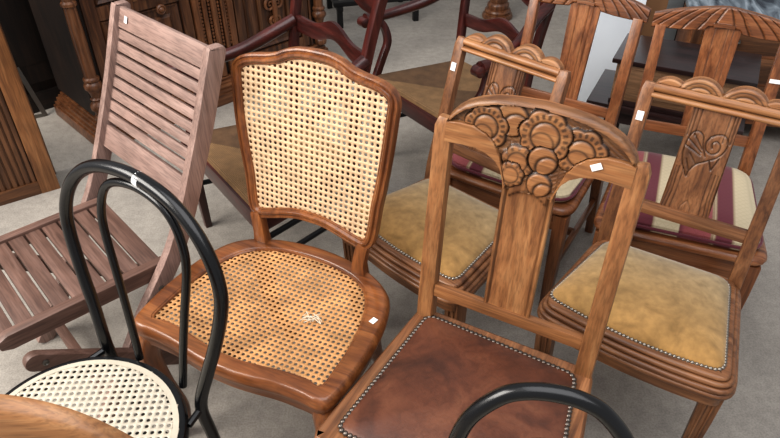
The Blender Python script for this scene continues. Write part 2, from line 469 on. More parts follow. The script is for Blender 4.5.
# ------------------------------------------------------------------ the leather-seated oak chair
def leather_chair():
    t = thing('dining_chair', 'light oak dining chair with brown leather seat and flower-carved top rail', 'chair', .2522, 1.0289, -.4969)
    k = .142
    P = lambda u, z, o=0: V((u, k*(z-.46)+o, z))
    SH = .458
    # rear posts: leg + back upright in one piece
    for s in (-1, 1):
        m = M()
        path = [(s*.19, .054, 0), (s*.192, .016, .25), (s*.192, .006, .42), (s*.192, .011, .5), (s*.1925, k*.25, .71), (s*.194, k*.485, .945), (s*.192, k*.5, .964)]
        m.bar(path, [.03, .034, .038, .038, .038, .038, .028], [.03, .034, .036, .034, .03, .028, .02])
        m.build('back_post', OAK(), t, bevel=.004)
    # seat frame: four rails as one moulded frame
    outer = rounded([(-.246, -.414), (.268, -.414), (.210, .018), (-.212, .022)], .018)
    inner = rounded([(-.208, -.378), (.236, -.384), (.180, -.016), (-.184, .0)], .022)
    o2 = resample(outer, 96); 
    m = M()
    m.loft(ring_rings(o2, [(-.045, SH-.05), (-.045, SH+.002), (-.004, SH+.004), (.001, SH), (.003, SH-.006), (-.001, SH-.012), (.003, SH-.018), (.001, SH-.026), (-.004, SH-.03), (-.004, SH-.062), (-.045, SH-.062)]), closed=True)
    m.build('seat_frame', OAKB('y'), t)
    # leather pad
    ip = resample(inner, 96); cx, cy = 0, -.21
    rings = []
    for f, h in ((1.0, 0), (1.0, .006), (.985, .0095), (.94, .013), (.8, .02), (.6, .0255), (.35, .029), (.1, .03)):
        rings.append([V((cx+(x-cx)*f, cy+(y-cy)*f, SH+h)) for x, y in ip])
    m = M(); m.loft(rings); tag(m.build('seat_pad', LEATHER, t), 'worn reddish-brown leather seat pad')
    nl = resample(poly_offset(inner, -.001), 138)
    nl = sorted(nl, key=lambda p: -p[1])
    nails(t, [((x, y, SH+.007), (x*.4, (y+.21)*.4, 1)) for x, y in nl], NAILD, .0064)
    # lower back rail
    m = M(); m.bar([P(-.174, .545), P(.174, .540)], .031, .02, hint=(0, k, 1)); m.build('lower_back_rail', OAK('x'), t, bevel=.003)
    # splat with raised sides
    def hs(u, z, b, tt):
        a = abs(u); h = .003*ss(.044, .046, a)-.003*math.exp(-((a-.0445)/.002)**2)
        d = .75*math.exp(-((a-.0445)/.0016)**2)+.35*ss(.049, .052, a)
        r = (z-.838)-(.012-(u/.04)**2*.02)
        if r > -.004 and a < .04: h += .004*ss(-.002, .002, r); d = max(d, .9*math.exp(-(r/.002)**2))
        return h, min(1, d)
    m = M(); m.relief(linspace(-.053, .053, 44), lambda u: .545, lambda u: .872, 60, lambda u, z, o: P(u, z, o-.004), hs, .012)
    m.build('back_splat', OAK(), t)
    # carved crest
    top = lambda u: interp(abs(u), [(0, 1.036), (.05, 1.033), (.09, 1.028), (.125, 1.018), (.15, 1.006), (.168, .992), (.180, .978), (.187, .962)])
    def bot(u):
        return interp(abs(u), [(0, .848), (.050, .848), (.0545, .868), (.062, .888), (.075, .903), (.095, .914), (.12, .92), (.15, .92), (.187, .917)])
    brk = lambda u: interp(abs(u), [(.046, .855), (.055, .88), (.066, .914), (.082, .94), (.10, .955), (.13, .966), (.16, .9665), (.187, .964)])
    fl = [(-.056, .992, .036), (-.104, .966, .048), (.086, .958, .050), (.014, .974, .054), (-.030, .912, .036), (-.040, .882, .030), (.018, .926, .031), (.019, .874, .027)]
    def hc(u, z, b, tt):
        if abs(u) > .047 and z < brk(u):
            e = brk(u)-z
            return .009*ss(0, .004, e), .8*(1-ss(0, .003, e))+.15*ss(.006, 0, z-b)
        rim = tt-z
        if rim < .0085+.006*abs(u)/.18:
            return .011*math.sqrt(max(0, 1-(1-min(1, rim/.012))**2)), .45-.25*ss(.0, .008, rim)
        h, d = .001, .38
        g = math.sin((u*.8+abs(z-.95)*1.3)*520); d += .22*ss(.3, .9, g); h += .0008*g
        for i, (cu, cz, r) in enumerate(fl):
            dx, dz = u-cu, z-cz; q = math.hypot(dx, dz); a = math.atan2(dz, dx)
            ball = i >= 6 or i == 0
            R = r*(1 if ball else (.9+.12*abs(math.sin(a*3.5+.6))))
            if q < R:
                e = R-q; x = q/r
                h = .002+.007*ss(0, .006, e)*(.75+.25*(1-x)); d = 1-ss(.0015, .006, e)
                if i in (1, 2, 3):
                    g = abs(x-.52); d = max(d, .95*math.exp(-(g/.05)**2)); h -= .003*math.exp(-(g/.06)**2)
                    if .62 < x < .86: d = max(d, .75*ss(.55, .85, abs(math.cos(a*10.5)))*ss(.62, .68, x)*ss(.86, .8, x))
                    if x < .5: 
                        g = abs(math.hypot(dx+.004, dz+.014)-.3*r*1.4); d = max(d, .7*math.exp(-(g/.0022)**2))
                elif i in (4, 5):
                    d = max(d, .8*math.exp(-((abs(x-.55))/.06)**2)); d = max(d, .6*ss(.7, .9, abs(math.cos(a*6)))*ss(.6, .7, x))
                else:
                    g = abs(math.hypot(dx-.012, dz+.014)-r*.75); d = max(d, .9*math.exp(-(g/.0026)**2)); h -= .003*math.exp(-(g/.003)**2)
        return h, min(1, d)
    us = sorted(set(linspace(-.187, .187, 200)+[-.0545, -.050, .050, .0545]))
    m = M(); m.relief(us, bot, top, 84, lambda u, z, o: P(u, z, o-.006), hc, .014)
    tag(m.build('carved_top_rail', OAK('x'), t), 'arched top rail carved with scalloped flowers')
    # front legs, stretchers
    for s in (-1, 1):
        m = M(); m.bar([(s*.215+.01, -.385, SH-.05), (s*.212+.01, -.382, .3), (s*.205+.01, -.375, 0)], [.046, .042, .03], [.046, .042, .03])
        m.build('leg', OAK(), t, bevel=.003)
        m = M(); m.bar([(s*.208, -.37, .16), (s*.188, .012, .16)], .016, .028); m.build('stretcher', OAK('y'), t, bevel=.002)
    m = M(); m.bar([(-.2, -.18, .16), (.2, -.18, .16)], .026, .016, hint=(0, 0, 1)); m.build('stretcher', OAK('x'), t, bevel=.002)
    sticker(t, P(.119, .944, -.0165), .021, .0125, (1, 0, .6), (-.6, k, 1))
    return t

# ------------------------------------------------------------------ velvet-seated chairs (two)
def velvet_chair(x, y, rot, label, stick):
    t = thing('dining_chair', label, 'chair', x, y, rot, group='velvet seated oak chairs')
    k = .29; SH = .455
    P = lambda u, z, o=0: V((u, k*(z-.46)+o, z))
    for s in (-1, 1):
        m = M()
        path = [(s*.168, .09, 0), (s*.17, .03, .25), (s*.1705, .0, .42), (s*.1705, .012, .5), (s*.1705, k*.2, .66), (s*.1705, k*.4, .86), (s*.169, k*.42, .879)]
        m.bar(path, [.028, .032, .034, .034, .032, .032, .026], [.028, .034, .036, .032, .028, .026, .02])
        m.build('back_post', OAKB(), t, bevel=.004)
    # bowed, moulded seat frame
    fr = [(-.215, -.345), (-.14, -.362), (0, -.372), (.14, -.362), (.215, -.345)]
    out = rounded([(-.232, -.352), (-.12, -.368), (0, -.374), (.12, -.368), (.232, -.352), (.184, .016), (-.184, .016)], .045, 7)
    skew = lambda C: [(a, b+a*b/.37*.055) for a, b in C]
    o2 = resample(skew(out), 120)
    m = M()
    pr = [(-.05, SH-.05), (-.05, SH+.001), (-.03, SH+.004)]
    for cx_, cz_ in ((-.019, SH-.003), (-.008, SH-.013), (0, SH-.026), (.002, SH-.040)):
        for q in range(6):
            an = math.radians(105-34*q); pr.append((cx_+.0072*math.cos(an), cz_+.0072*math.sin(an)))
    pr += [(-.006, SH-.05), (-.008, SH-.085), (-.05, SH-.085)]
    m.loft(ring_rings(o2, pr), closed=True)
    m.build('seat_frame', OAKB('x'), t)
    inn = rounded([(-.218, -.316), (-.1, -.336), (0, -.342), (.1, -.338), (.2, -.324), (.158, -.012), (-.158, -.012)], .03)
    inn = skew(inn); ip = resample(inn, 100); cx, cy = 0, -.18; rings = []
    for f, h in ((1.0, 0), (1.0, .006), (.985, .012), (.94, .019), (.8, .031), (.6, .039), (.35, .043), (.1, .0445)):
        rings.append([V((cx+(a-cx)*f, cy+(b-cy)*f, SH+h)) for a, b in ip])
    m = M(); m.loft(rings); tag(m.build('seat_pad', VELVET, t), 'plump gold velvet seat pad')
    nl = [p for p in resample(poly_offset(inn, .0), 138) if p[1] < -.02]
    nails(t, [((a, b, SH+.005), (a*1.2, (b+.18)*1.2, .8)) for a, b in sorted(nl, key=lambda p: p[1])], NAIL, .0053)
    m = M(); m.bar([P(-.156, .574), P(.156, .574)], .034, .02, hint=(0, k, 1)); m.build('lower_back_rail', OAKB('x'), t, bevel=.003)
    # splat: fluted edges and an engraved spray
    heart = smooth_pts([(-.047, .735, 0), (-.042, .712, 0), (-.03, .69, 0), (-.022, .678, 0), (-.02, .692, 0), (-.008, .712, 0), (.012, .725, 0), (.032, .738, 0), (.044, .758, 0), (.045, .78, 0), (.034, .793, 0), (.018, .792, 0), (.004, .783, 0)], 5)
    curl = smooth_pts([(.004, .783, 0), (-.002, .768, 0), (.003, .75, 0), (.018, .744, 0), (.03, .752, 0), (.031, .768, 0), (.02, .776, 0), (.012, .768, 0), (.015, .758, 0)], 5)
    leaf = smooth_pts([(-.047, .735, 0), (-.046, .76, 0), (-.04, .782, 0), (-.026, .79, 0), (-.012, .78, 0), (-.006, .757, 0), (.006, .735, 0)], 5)
    veins = [[(-.006, .75), (-.034, .782)], [(-.006, .742), (-.043, .768)], [(-.006, .735), (-.046, .752)], [(-.02, .692), (-.034, .72)], [(-.01, .712), (-.03, .735)], [(.018, .727), (.028, .706)], [(.028, .706), (.038, .738)]]
    lines = [[(p.x, p.y) for p in c] for c in (heart, curl, leaf)]+veins
    hp = [(p.x, p.y) for p in heart[:31]]+[(.0, .735), (-.047, .75)]
    flutes = (-.05, -.043, -.033, .033, .043, .05)
    def hs(u, z, b, tt):
        h = d = 0.0
        for f in flutes:
            if z < .70 or z > .775:
                g = abs(u-f*(1+.0*(z-.6))); e = math.exp(-(g/.0014)**2)*(1 if abs(f) < .052 else 0)
                h -= .002*e; d = max(d, .6*e)
        q = polyd((u, z), smooth_arch)
        h -= .0015*math.exp(-(q/.0016)**2); d = max(d, .35*math.exp(-(q/.0016)**2))
        if .67 < z < .80:
            q = min(polyd((u, z), L) for L in lines)
            e = math.exp(-(q/.0017)**2); h -= .003*e; d = max(d, .85*e)
            if inside((u, z), hp): d = max(d, .42); h += .001
        return h, d
    smooth_arch = [(-.012, .57), (-.012, .6), (-.006, .612), (0, .62), (.006, .612), (.012, .6), (.012, .57)]
    hw = lambda z: .054
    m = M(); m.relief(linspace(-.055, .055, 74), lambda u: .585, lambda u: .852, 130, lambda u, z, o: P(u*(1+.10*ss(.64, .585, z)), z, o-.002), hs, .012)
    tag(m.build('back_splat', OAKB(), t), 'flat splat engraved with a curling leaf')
    # top rail with scalloped cresting
    arcs = [(-.0505, .853, .058), (.0505, .853, .058), (-.122, .850, .047), (.122, .850, .047)]
    def top(u):
        zz = .881
        for cu, cz, r in arcs:
            if abs(u-cu) < r: zz = max(zz, cz+math.sqrt(r*r-(u-cu)**2))
        return zz if abs(u) < .158 else .878
    def hc(u, z, b, tt):
        if z < .882:
            a = (z-.846)/.014 if z < .860 else (z-.861)/.021
            h = .010*math.sqrt(max(0, 1-(2*max(0, min(1, a))-1)**2))+(.004 if z < .860 else .002)
            d = .55*math.exp(-((z-.8605)/.0014)**2)
            return h, d
        h, d = .001, .25
        for cu, cz, r in (arcs[2], arcs[3], arcs[1], arcs[0]):
            q = math.hypot(u-cu, z-cz)
            if q < r:
                x = q/r; h = .004+.003*ss(0, .1, 1-x); d = .5*(1-ss(0, .05, 1-x))
                if abs(cu) < .1:
                    d = max(d, .75*math.exp(-((x-.83)/.03)**2), .85*math.exp(-((x-.66)/.03)**2)); h -= .002*math.exp(-((x-.66)/.05)**2)
                    if .68 < x < .82: d = max(d, .2)
        return h, d
    us = sorted(set(linspace(-.158, .158, 150)+[-.1085, .1085, 0]))
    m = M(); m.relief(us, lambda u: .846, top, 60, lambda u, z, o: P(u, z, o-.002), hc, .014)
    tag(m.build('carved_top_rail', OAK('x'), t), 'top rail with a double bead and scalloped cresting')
    for s in (-1, 1):
        m = M(); m.bar([(s*.2, -.322, SH-.06), (s*.198, -.32, .3), (s*.19, -.312, 0)], [.044, .042, .028], [.044, .042, .028])
        for q in (-1, 1):
            m.bar([(s*.2+q*.008, -.346, SH-.09), (s*.19+q*.006, -.327, .02)], .005, .005)
        m.build('leg', OAKB(), t, bevel=.002)
    if stick: sticker(t, P(-.17, .80, -.0155), .017, .024, (1, 0, 0), (0, k, 1))
    return t

# ------------------------------------------------------------------ oak chairs with striped cushions (two)
def striped_chair(x, y, rot, label, clabel, stick):
    t = thing('dining_chair', label, 'chair', x, y, rot, group='oak chairs with striped cushions')
    k = .2; SH = .43
    P = lambda u, z, o=0: V((u, k*(z-.44)+o, z))
    for s in (-1, 1):
        m = M(); m.bar([(s*.176, .07, 0), (s*.178, .02, .25), (s*.178, 0, .44), (s*.178, k*.2, .64), (s*.178, k*.41, .85)], [.03, .034, .036, .034, .032], [.03, .036, .038, .032, .026])
        m.build('back_post', RED(), t, bevel=.003)
    out = resample(rounded([(-.232, -.455), (.232, -.455), (.196, .016), (-.196, .016)], .05), 100)
    m = M(); m.loft([[V((a*.2, -.22+(b+.22)*.2, SH)) for a, b in out]]+ring_rings(out, [(-.02, SH), (-.004, SH), (.003, SH-.004), (.007, SH-.011), (.006, SH-.018), (0, SH-.023), (-.006, SH-.025), (-.009, SH-.03)]))
    m.build('seat', RED('x'), t)
    ap = M()
    for a, b in (((-.2, -.432), (.2, -.432)), ((-.2, -.432), (-.172, 0)), ((.2, -.432), (.172, 0)), ((-.172, 0), (.172, 0))):
        ap.bar([(a[0], a[1], SH-.06), (b[0], b[1], SH-.06)], .066, .02, hint=(0, 0, 1))
    ap.build('apron', RED('x'), t, bevel=.002)
    for s in (-1, 1):
        m = M(); m.bar([(s*.203, -.43, SH-.03), (s*.203, -.43, .3), (s*.198, -.425, 0)], [.042, .04, .03], [.042, .04, .03]); m.build('leg', RED(), t, bevel=.003)
        m = M(); m.bar([(s*.2, -.42, .17), (s*.178, .02, .17)], .016, .026); m.build('stretcher', RED('y'), t, bevel=.002)
    m = M(); m.bar([(-.19, -.2, .17), (.19, -.2, .17)], .026, .016, hint=(0, 0, 1)); m.build('stretcher', RED('x'), t, bevel=.002)
    m = M(); m.bar([P(-.165, .535), P(.165, .535)], .034, .018, hint=(0, k, 1)); m.build('lower_back_rail', RED('x'), t, bevel=.003)
    def hs(u, z, b, tt):
        return -.0015*sum(math.exp(-((u-g)/.0015)**2) for g in (-.022, .014, .03)), .45*sum(math.exp(-((u-g)/.0016)**2) for g in (-.022, .014, .03))
    m = M(); m.relief(linspace(-.05, .05, 40), lambda u: .548, lambda u: .862, 20, lambda u, z, o: P(u*(1-.12*ss(.86, .6, z)), z, o-.002), hs, .012); m.build('back_splat', RED(), t)
    top = lambda u: interp(abs(u), [(0, .922), (.02, .921), (.07, .914), (.12, .905), (.17, .893), (.205, .882)])
    bot = lambda u: interp(abs(u), [(0, .866), (.045, .862), (.055, .85), (.1, .845), (.205, .842)])
    def hc(u, z, b, tt):
        a = abs(u); h = .004; d = .08
        # fan of leaf ribs sweeping out from the centre
        for i, (s0, s1) in enumerate(((.004, .03), (.02, .075), (.045, .118), (.075, .158), (.11, .196), (.15, .225))):
            f = (tt-z)/(tt-b+1e-6); xx = lerp(s0, s1, f**.8)+.007*math.sin(f*PI)*(1 if i > 1 else 0); g = abs(a-xx)
            e = math.exp(-(g/.0028)**2); d = max(d, .85*e); h -= .004*e
            if i % 2 == 1:
                d = max(d, .55*math.exp(-((a-xx-.010)/.004)**2)*ss(.4, .8, abs(math.sin(z*420+a*160))))
        e = min(z-b, tt-z); h *= ss(0, .004, e); d = max(d, .6*(1-ss(0, .003, e)))
        if a < .03 and z < b+.012: h, d = .006, .2+.5*math.exp(-((z-b-.011)/.0015)**2)
        return h, min(1, d)
    m = M(); m.relief(sorted(set(linspace(-.205, .205, 190)+[-.045, -.055, .045, .055])), bot, top, 36, lambda u, z, o: P(u, z, o-.006), hc, .016)
    tag(m.build('carved_top_rail', RED('x'), t), 'peaked top rail carved with a fan of leaves')
    if stick: sticker(t, P(.178, .735, -.0165), .03, .012, (1, 0, 0), (0, k, 1))
    # cushion: its own thing, lying on the seat
    c = thing('seat_cushion', clabel, 'cushion', x, y, rot, z=SH+.001, group='striped seat cushions')
    co = resample(rounded([(-.215, -.44), (.215, -.44), (.19, -.02), (-.19, -.02)], .07, 8), 90)
    rings = []
    for f, h in ((.9, 0), (.985, .004), (1.0, .016), (.985, .028), (.93, .035), (.8, .040), (.5, .044), (.15, .045)):
        rings.append([V((a*f, -.23+(b+.23)*f, h)) for a, b in co])
    m = M(); m.loft(rings); m.build('cover', STRIPE, c)
    m = M(); m.tube([(a*1.004, -.23+(b+.23)*1.004, .017) for a, b in co], .005, 8, closed=True); tag(m.build('piping', PIPE, c), 'maroon piped edge')
    return t

# ------------------------------------------------------------------ cane chair
def cane_chair():
    t = thing('dining_chair', 'stained beech chair with shaped cane back and wide cane seat, frayed hole in seat', 'chair', -.207, 1.328, -.463)
    k = .2; SH = .46
    half = [(0, 1.005), (.04, 1.003), (.075, .994), (.10, .982), (.13, .974), (.16, .969), (.19, .96), (.212, .945), (.2225, .922), (.221, .88), (.215, .79), (.207, .71), (.2, .66), (.195, .60), (.188, .562), (.174, .544), (.153, .538), (.12, .545), (.08, .557), (.04, .566), (0, .568)]
    pts = half+[(-x, z) for x, z in half[-2:0:-1]]
    P = lambda u, z, o=0: V(((u*(1+.07*ss(.6, .85, z)) if u < 0 else u)-.012, k*(z-.46)+o, z))
    path = smooth_pts([(x, z, 0) for x, z in pts], 4, closed=True)
    o2 = [(p.x, p.y) for p in path]
    nrm = V((0, -1, k)).normalized()
    m = M(); prof = [(0, -.013), (0, .004), (-.002, .008), (-.006, .009), (-.0085, .0055), (-.0105, .0055), (-.014, .011), (-.019, .0115), (-.0225, .008), (-.024, .005), (-.0265, .005), (-.029, .001), (-.029, -.013)]
    m.sweep([P(x, z) for x, z in o2], prof, nrm, closed=True)
    m.build('back_frame', BEECH(), t)
    cane('back_caning', poly_offset(o2, -.0185), .0148, .285, lambda u, z: P(u, z, .0), CANEB, t)
    # seat
    hs = [(0, .05), (.08, .043), (.15, .025), (.203, .0), (.243, -.038), (.265, -.09), (.28, -.16), (.286, -.25), (.283, -.32), (.277, -.365), (.268, -.386), (.248, -.393), (.21, -.389), (.15, -.392), (.09, -.402), (.04, -.408), (0, -.409)]
    out = [(p.x, p.y) for p in smooth_pts([(x, y, 0) for x, y in hs+[(-x, y) for x, y in hs[-2:0:-1]]], 4, closed=True)]
    hi = [(0, .006), (.07, .0), (.13, -.016), (.175, -.045), (.205, -.09), (.224, -.15), (.236, -.23), (.238, -.30), (.234, -.35), (.2, -.345), (.15, -.348), (.09, -.358), (.04, -.366), (0, -.367)]
    inn = [(p.x, p.y) for p in smooth_pts([(x, y, 0) for x, y in hi+[(-x, y) for x, y in hi[-2:0:-1]]], 4, closed=True)]
    def polar(C, n=160, c=(0, -.2)):
        res = []
        for i in range(n):
            a = 2*PI*i/n; d = (math.cos(a), math.sin(a)); best = 0
            for j in range(len(C)):
                p, q = C[j], C[(j+1) % len(C)]
                ex, ey = q[0]-p[0], q[1]-p[1]; den = d[0]*ey-d[1]*ex
                if abs(den) < 1e-12: continue
                wx, wy = p[0]-c[0], p[1]-c[1]
                tt = (wx*ey-wy*ex)/den; uu = (wx*d[1]-wy*d[0])/den
                if tt > 0 and -1e-6 <= uu <= 1+1e-6: best = max(best, tt)
            res.append((c[0]+d[0]*best, c[1]+d[1]*best))
        return res
    po, pi_ = polar(out), polar(inn)
    mix = lambda f: [(lerp(a[0], b[0], f), lerp(a[1], b[1], f)) for a, b in zip(pi_, po)]
    R = lambda C, z: [V((x, y, z)) for x, y in C]
    rings = [R(pi_, SH-.02), R(pi_, SH-.003), R(mix(.05), SH), R(mix(.12), SH), R(mix(.16), SH+.002), R(mix(.8), SH+.004), R(mix(.9), SH+.002), R(po, SH-.006)]
    for off, dz in ((.004, .014), (.0045, .022), (.001, .03), (-.004, .032), (-.006, .036)): rings.append(R(poly_offset(po, off), SH-dz))
    # shaped apron: lower edge dips at centre of each side
    low = []
    for i, (x, y) in enumerate(poly_offset(po, -.008)):
        a = 2*PI*i/160; low.append(V((x, y, SH-.072+.014*abs(math.cos(2*a))-.004*math.cos(4*a))))
    rings.append(low); rings.append([V((p.x*.93, -.2+(p.y+.2)*.93, p.z)) for p in low]); rings.append(R(mix(-.02), SH-.03))
    m = M(); m.loft(rings, closed=True); m.build('seat_frame', BEECH('x'), t)
    def sag(u, v):
        r = math.hypot((u-.03)/.2, (v+.19)/.16); return SH-.004-.012*math.exp(-r*r)
    cane('seat_caning', poly_offset(pi_, .004), .0138, .30, lambda u, v: V((u, v, sag(u, v))), CANES, t, rot=.0)
    # frayed strands round the small break in the seat
    m = M()
    for i in range(13):
        a = random.uniform(0, 2*PI); r = random.uniform(.004, .02); L = random.uniform(.022, .042)
        p = V((.116+r*1.5*math.cos(a), -.188+r*.8*math.sin(a), SH)); d = V((math.cos(a*1.7+i), math.sin(a*1.7+i)*.7, random.uniform(.0, .25)))
        m.tube([p-d*L*.5, p+V((0, 0, .003)), p+d*L*.5], .001, 5)
    tag(m.build('frayed_strands', plain('bare_cane', (214, 204, 184), .7), t), 'pale broken cane strands')
    # uprights
    for s in (-1, 1):
        e = .158 if s < 0 else .149
        m = M(); m.bar([(s*e-.012, .012, SH-.03), (s*e-.012, .012, .49), (s*(e+.006)-.012, k*.07+.002, .53), (s*(e+.012)-.012, k*.09, .552)], [.046, .034, .034, .03], [.032, .028, .026, .024])
        m.build('upright', BEECH(), t, bevel=.004)
        m = M(); pth = smooth_pts([(s*.238, -.345, SH-.035), (s*.262, -.372, .35), (s*.252, -.366, .24), (s*.232, -.348, .12), (s*.236, -.354, .04), (s*.25, -.37, .0)], 5)
        n = len(pth); m.tube(pth, [interp(i/(n-1), [(0, .034), (.2, .03), (.5, .02), (.8, .0145), (.92, .016), (1, .02)]) for i in range(n)], 12); m.build('front_leg', BEECH(), t)
        m = M(); pth = smooth_pts([(s*.17, -.01, SH-.03), (s*.172, .0, .3), (s*.17, .03, .15), (s*.172, .085, 0)], 5); n = len(pth)
        m.tube(pth, [lerp(.026, .016, i/(n-1)) for i in range(n)], 10); m.build('rear_leg', BEECH(), t)
    sticker(t, (.252, -.133, SH+.0045), .014, .018, (1, -.25, 0), (.25, 1, 0))
    return t

# ------------------------------------------------------------------ slatted folding chair
def folding_chair():
    t = thing('folding_chair', 'weathered slatted wooden folding chair at the left, white sticker on its top rail', 'chair', -.754, 1.512, -.835)
    prof = [(-.31, 0), (-.2, .165), (-.105, .315), (-.055, .385), (.004, .475), (.06, .59), (.108, .70), (.150, .80), (.186, .895), (.216, .975), (.219, .988)]
    yz = lambda z: interp(z, [(b, a) for a, b in prof])
    def stile(s):
        sx = .236 if s > 0 else -.222
        m = M(); path = smooth_pts([(sx, y+(.022 if s > 0 else -.008)*ss(.2, .6, z), z) for y, z in prof], 3); n = len(path)
        ws = [.029]*n; ds = [.046]*n; ds[-1] = .02; ds[-2] = .034; ds[-3] = .042
        m.bar(path, ws, ds); return m
    bf = None
    for s in (-1, 1):
        o = stile(s).build('side_stile', TEAK(), t, bevel=.004)
        m = M(); mt = Matrix.Translation((s*.2365+(.0145 if s > 0 else 0), yz(.388)+(.010 if s > 0 else 0), .388)) @ Matrix.Rotation(PI/2, 4, 'Y'); vs = []
        m.lathe([(.0085, -.003), (.0085, .003), (.005, .0042), (.004, .002)], n=14); m.v = [tuple(mt @ V(p)) for p in m.v]; m.build('bolt', STEEL, o)
    # top rail and back slats
    def slat(z0, z1, th=.012, x=.21, off=0.0):
        m = M(); a = V((0, yz(z0)+off, z0)); b = V((0, yz(z1)+off, z1)); m.bar([V((-x, -.008, 0))+(a+b)/2, V((x+.014, .022, 0))+(a+b)/2], (b-a).length, th, hint=(b-a)); return m
    tr = slat(.925, .980, .02).build('top_rail', TEAK('x'), t, bevel=.005)
    z = .921
    for i in range(8):
        slat(z-.0252, z).build('back_slat', TEAK('x'), t, bevel=.003); z -= .0325
    slat(.594, .657, .014).build('back_slat', TEAK('x'), t, bevel=.003)
    # seat: two rails and slats between
    SH = .43
    rails = []
    for s in (-1, 1):
        m = M(); sx = .203 if s > 0 else -.19; path = [(sx, -.002, SH-.012), (sx, -.2, SH-.012), (sx, -.41, SH-.012), (sx, -.437, SH-.014)]
        m.bar(path, [.03, .03, .03, .028], [.048, .048, .046, .024]); rails.append(m.build('seat_rail', TEAKS('y'), t, bevel=.005))
    y = -.006
    for i, w in enumerate([.052]+[.0405]*8):
        m = M(); m.box(.0065, y-w/2, SH-.004, .369, w, .014); m.build('seat_slat', TEAKS('x'), t, bevel=.003); y -= w+.006
    # the crossing legs, pivoting under the seat front
    for s in (-1, 1):
        m = M(); p0, p1 = V((0, -.385, .375)), V((0, .125, .012)); T = (p1-p0).normalized(); Nn = V((0, -T.z, T.y)); hw_ = .025; pl = []
        for q in range(11): an = PI/2+PI*q/10; pl.append(p0+T*(hw_*math.cos(an))+Nn*(hw_*math.sin(an)))
        pl += [p1-Nn*hw_, p1+Nn*hw_]
        xo = .013 if s > 0 else 0
        m.loft([[p+V((s*.239+xo, 0, 0)) for p in pl], [p+V((s*.265+xo, 0, 0)) for p in pl]])
        o = m.build('leg', TEAKS('y'), t, bevel=.006)
        m = M(); mt = Matrix.Translation((s*.266+xo, -.366, .366)) @ Matrix.Rotation(PI/2, 4, 'Y')
        m.lathe([(.008, -.003), (.008, .003), (.005, .0042), (.004, .002)], n=14); m.v = [tuple(mt @ V(p)) for p in m.v]; m.build('bolt', STEEL, o)
    m = M(); m.bar([(-.24, .09, .03), (.24, .09, .03)], .02, .03, hint=(0, 0, 1)); m.build('cross_bar', TEAKS('x'), t, bevel=.003)
    m = M(); m.bar([(-.21, -.26, .08), (.21, -.26, .08)], .02, .03, hint=(0, 0, 1)); m.build('cross_bar', TEAKS('x'), t, bevel=.003)
    d = V((0, yz(.97)-yz(.94), .03)).normalized(); 
    sticker(t, (-.163, yz(.955)-.0175, .957), .016, .018, (1, 0, 0), d)
    return t

# ------------------------------------------------------------------ black bentwood chairs (two)
def bentwood(x, y, rot, label, outer, inner, stick, rad=.0135):
    t = thing('bentwood_chair', label, 'chair', x, y, rot, group='black bentwood chairs')
    k = .17; SH = .46; sc, sa, sb = -.19, .222, .205
    yb = lambda z: k*(z-.46)
    def hoop(half, y0, r, legs):
        R = []
        if legs: R += [(.168, .035, 0), (.158, .02, .2), (.152, .006, .36)]
        R += [(u, yb(z)+y0*(1-(z-.46)/.6), z) for u, z in half]
        pts = R+[(-a, b, c) for a, b, c in R[-2::-1]]
        m = M(); path = smooth_pts(pts, 6); n = len(path)
        m.tube(path, [r*(1-.18*max(0, 1-p.z/.46)) for p in path], 14); return m
    o = hoop(outer, 0, rad, True).build('back_hoop', BLACK, t)
    i = hoop(inner, .018, .0088, False).build('inner_hoop', BLACK, t); i.location.x = .008
    ell = lambda f, g, n=72: [(f*sa*math.cos(2*PI*i/n), sc+g*sb*math.sin(2*PI*i/n)) for i in range(n)]
    rim = ell(1, 1)
    m = M(); m.loft(ring_rings(rim, [(-.03, SH-.03), (-.03, SH), (-.012, SH+.004), (-.002, SH+.002), (.003, SH-.006), (.002, SH-.022), (-.006, SH-.032)]), closed=True); m.build('seat_rim', BLACK, t)
    cm = cane('seat_caning', ell(.91, .902), .0150, .285, lambda u, v: V((u, v, SH+.0035)), CANEC, t, rot=.62)
    m = M(); m.loft(ring_rings(rim, [(-.026, SH+.002), (-.026, SH+.0052), (-.014, SH+.005), (-.014, SH+.002)]), closed=True); tag(m.build('cane_border', CANEC, t), 'cream edge band of the cane seat')
    for s in (-1, 1):
        m = M(); pth = smooth_pts([(s*.13, sc-.13, SH-.02), (s*.142, sc-.15, .25), (s*.17, sc-.19, 0)], 5); n = len(pth)
        m.tube(pth, [lerp(.016, .012, j/(n-1)) for j in range(n)], 12); m.build('front_leg', BLACK, t)
        m = M(); m.tube([(s*.152, .0, .452), (s*.16, -.045, .448)], .008, 8); m.build('bracket', BLACK, t)
    m = M(); m.tube([(.142*math.cos(2*PI*j/48), sc+.05+.142*math.sin(2*PI*j/48), .21) for j in range(48)], .009, 10, closed=True); m.build('ring_stretcher', BLACK, t)
    if stick:
        a, b = V((.024, yb(.938), .938)), V((.037, yb(.936), .936))
        m = M(); m.tube([a, b], .0143, 14); tag(m.build('price_sticker', STICK, t), 'small white paper sticker wrapped round the hoop')
    return t

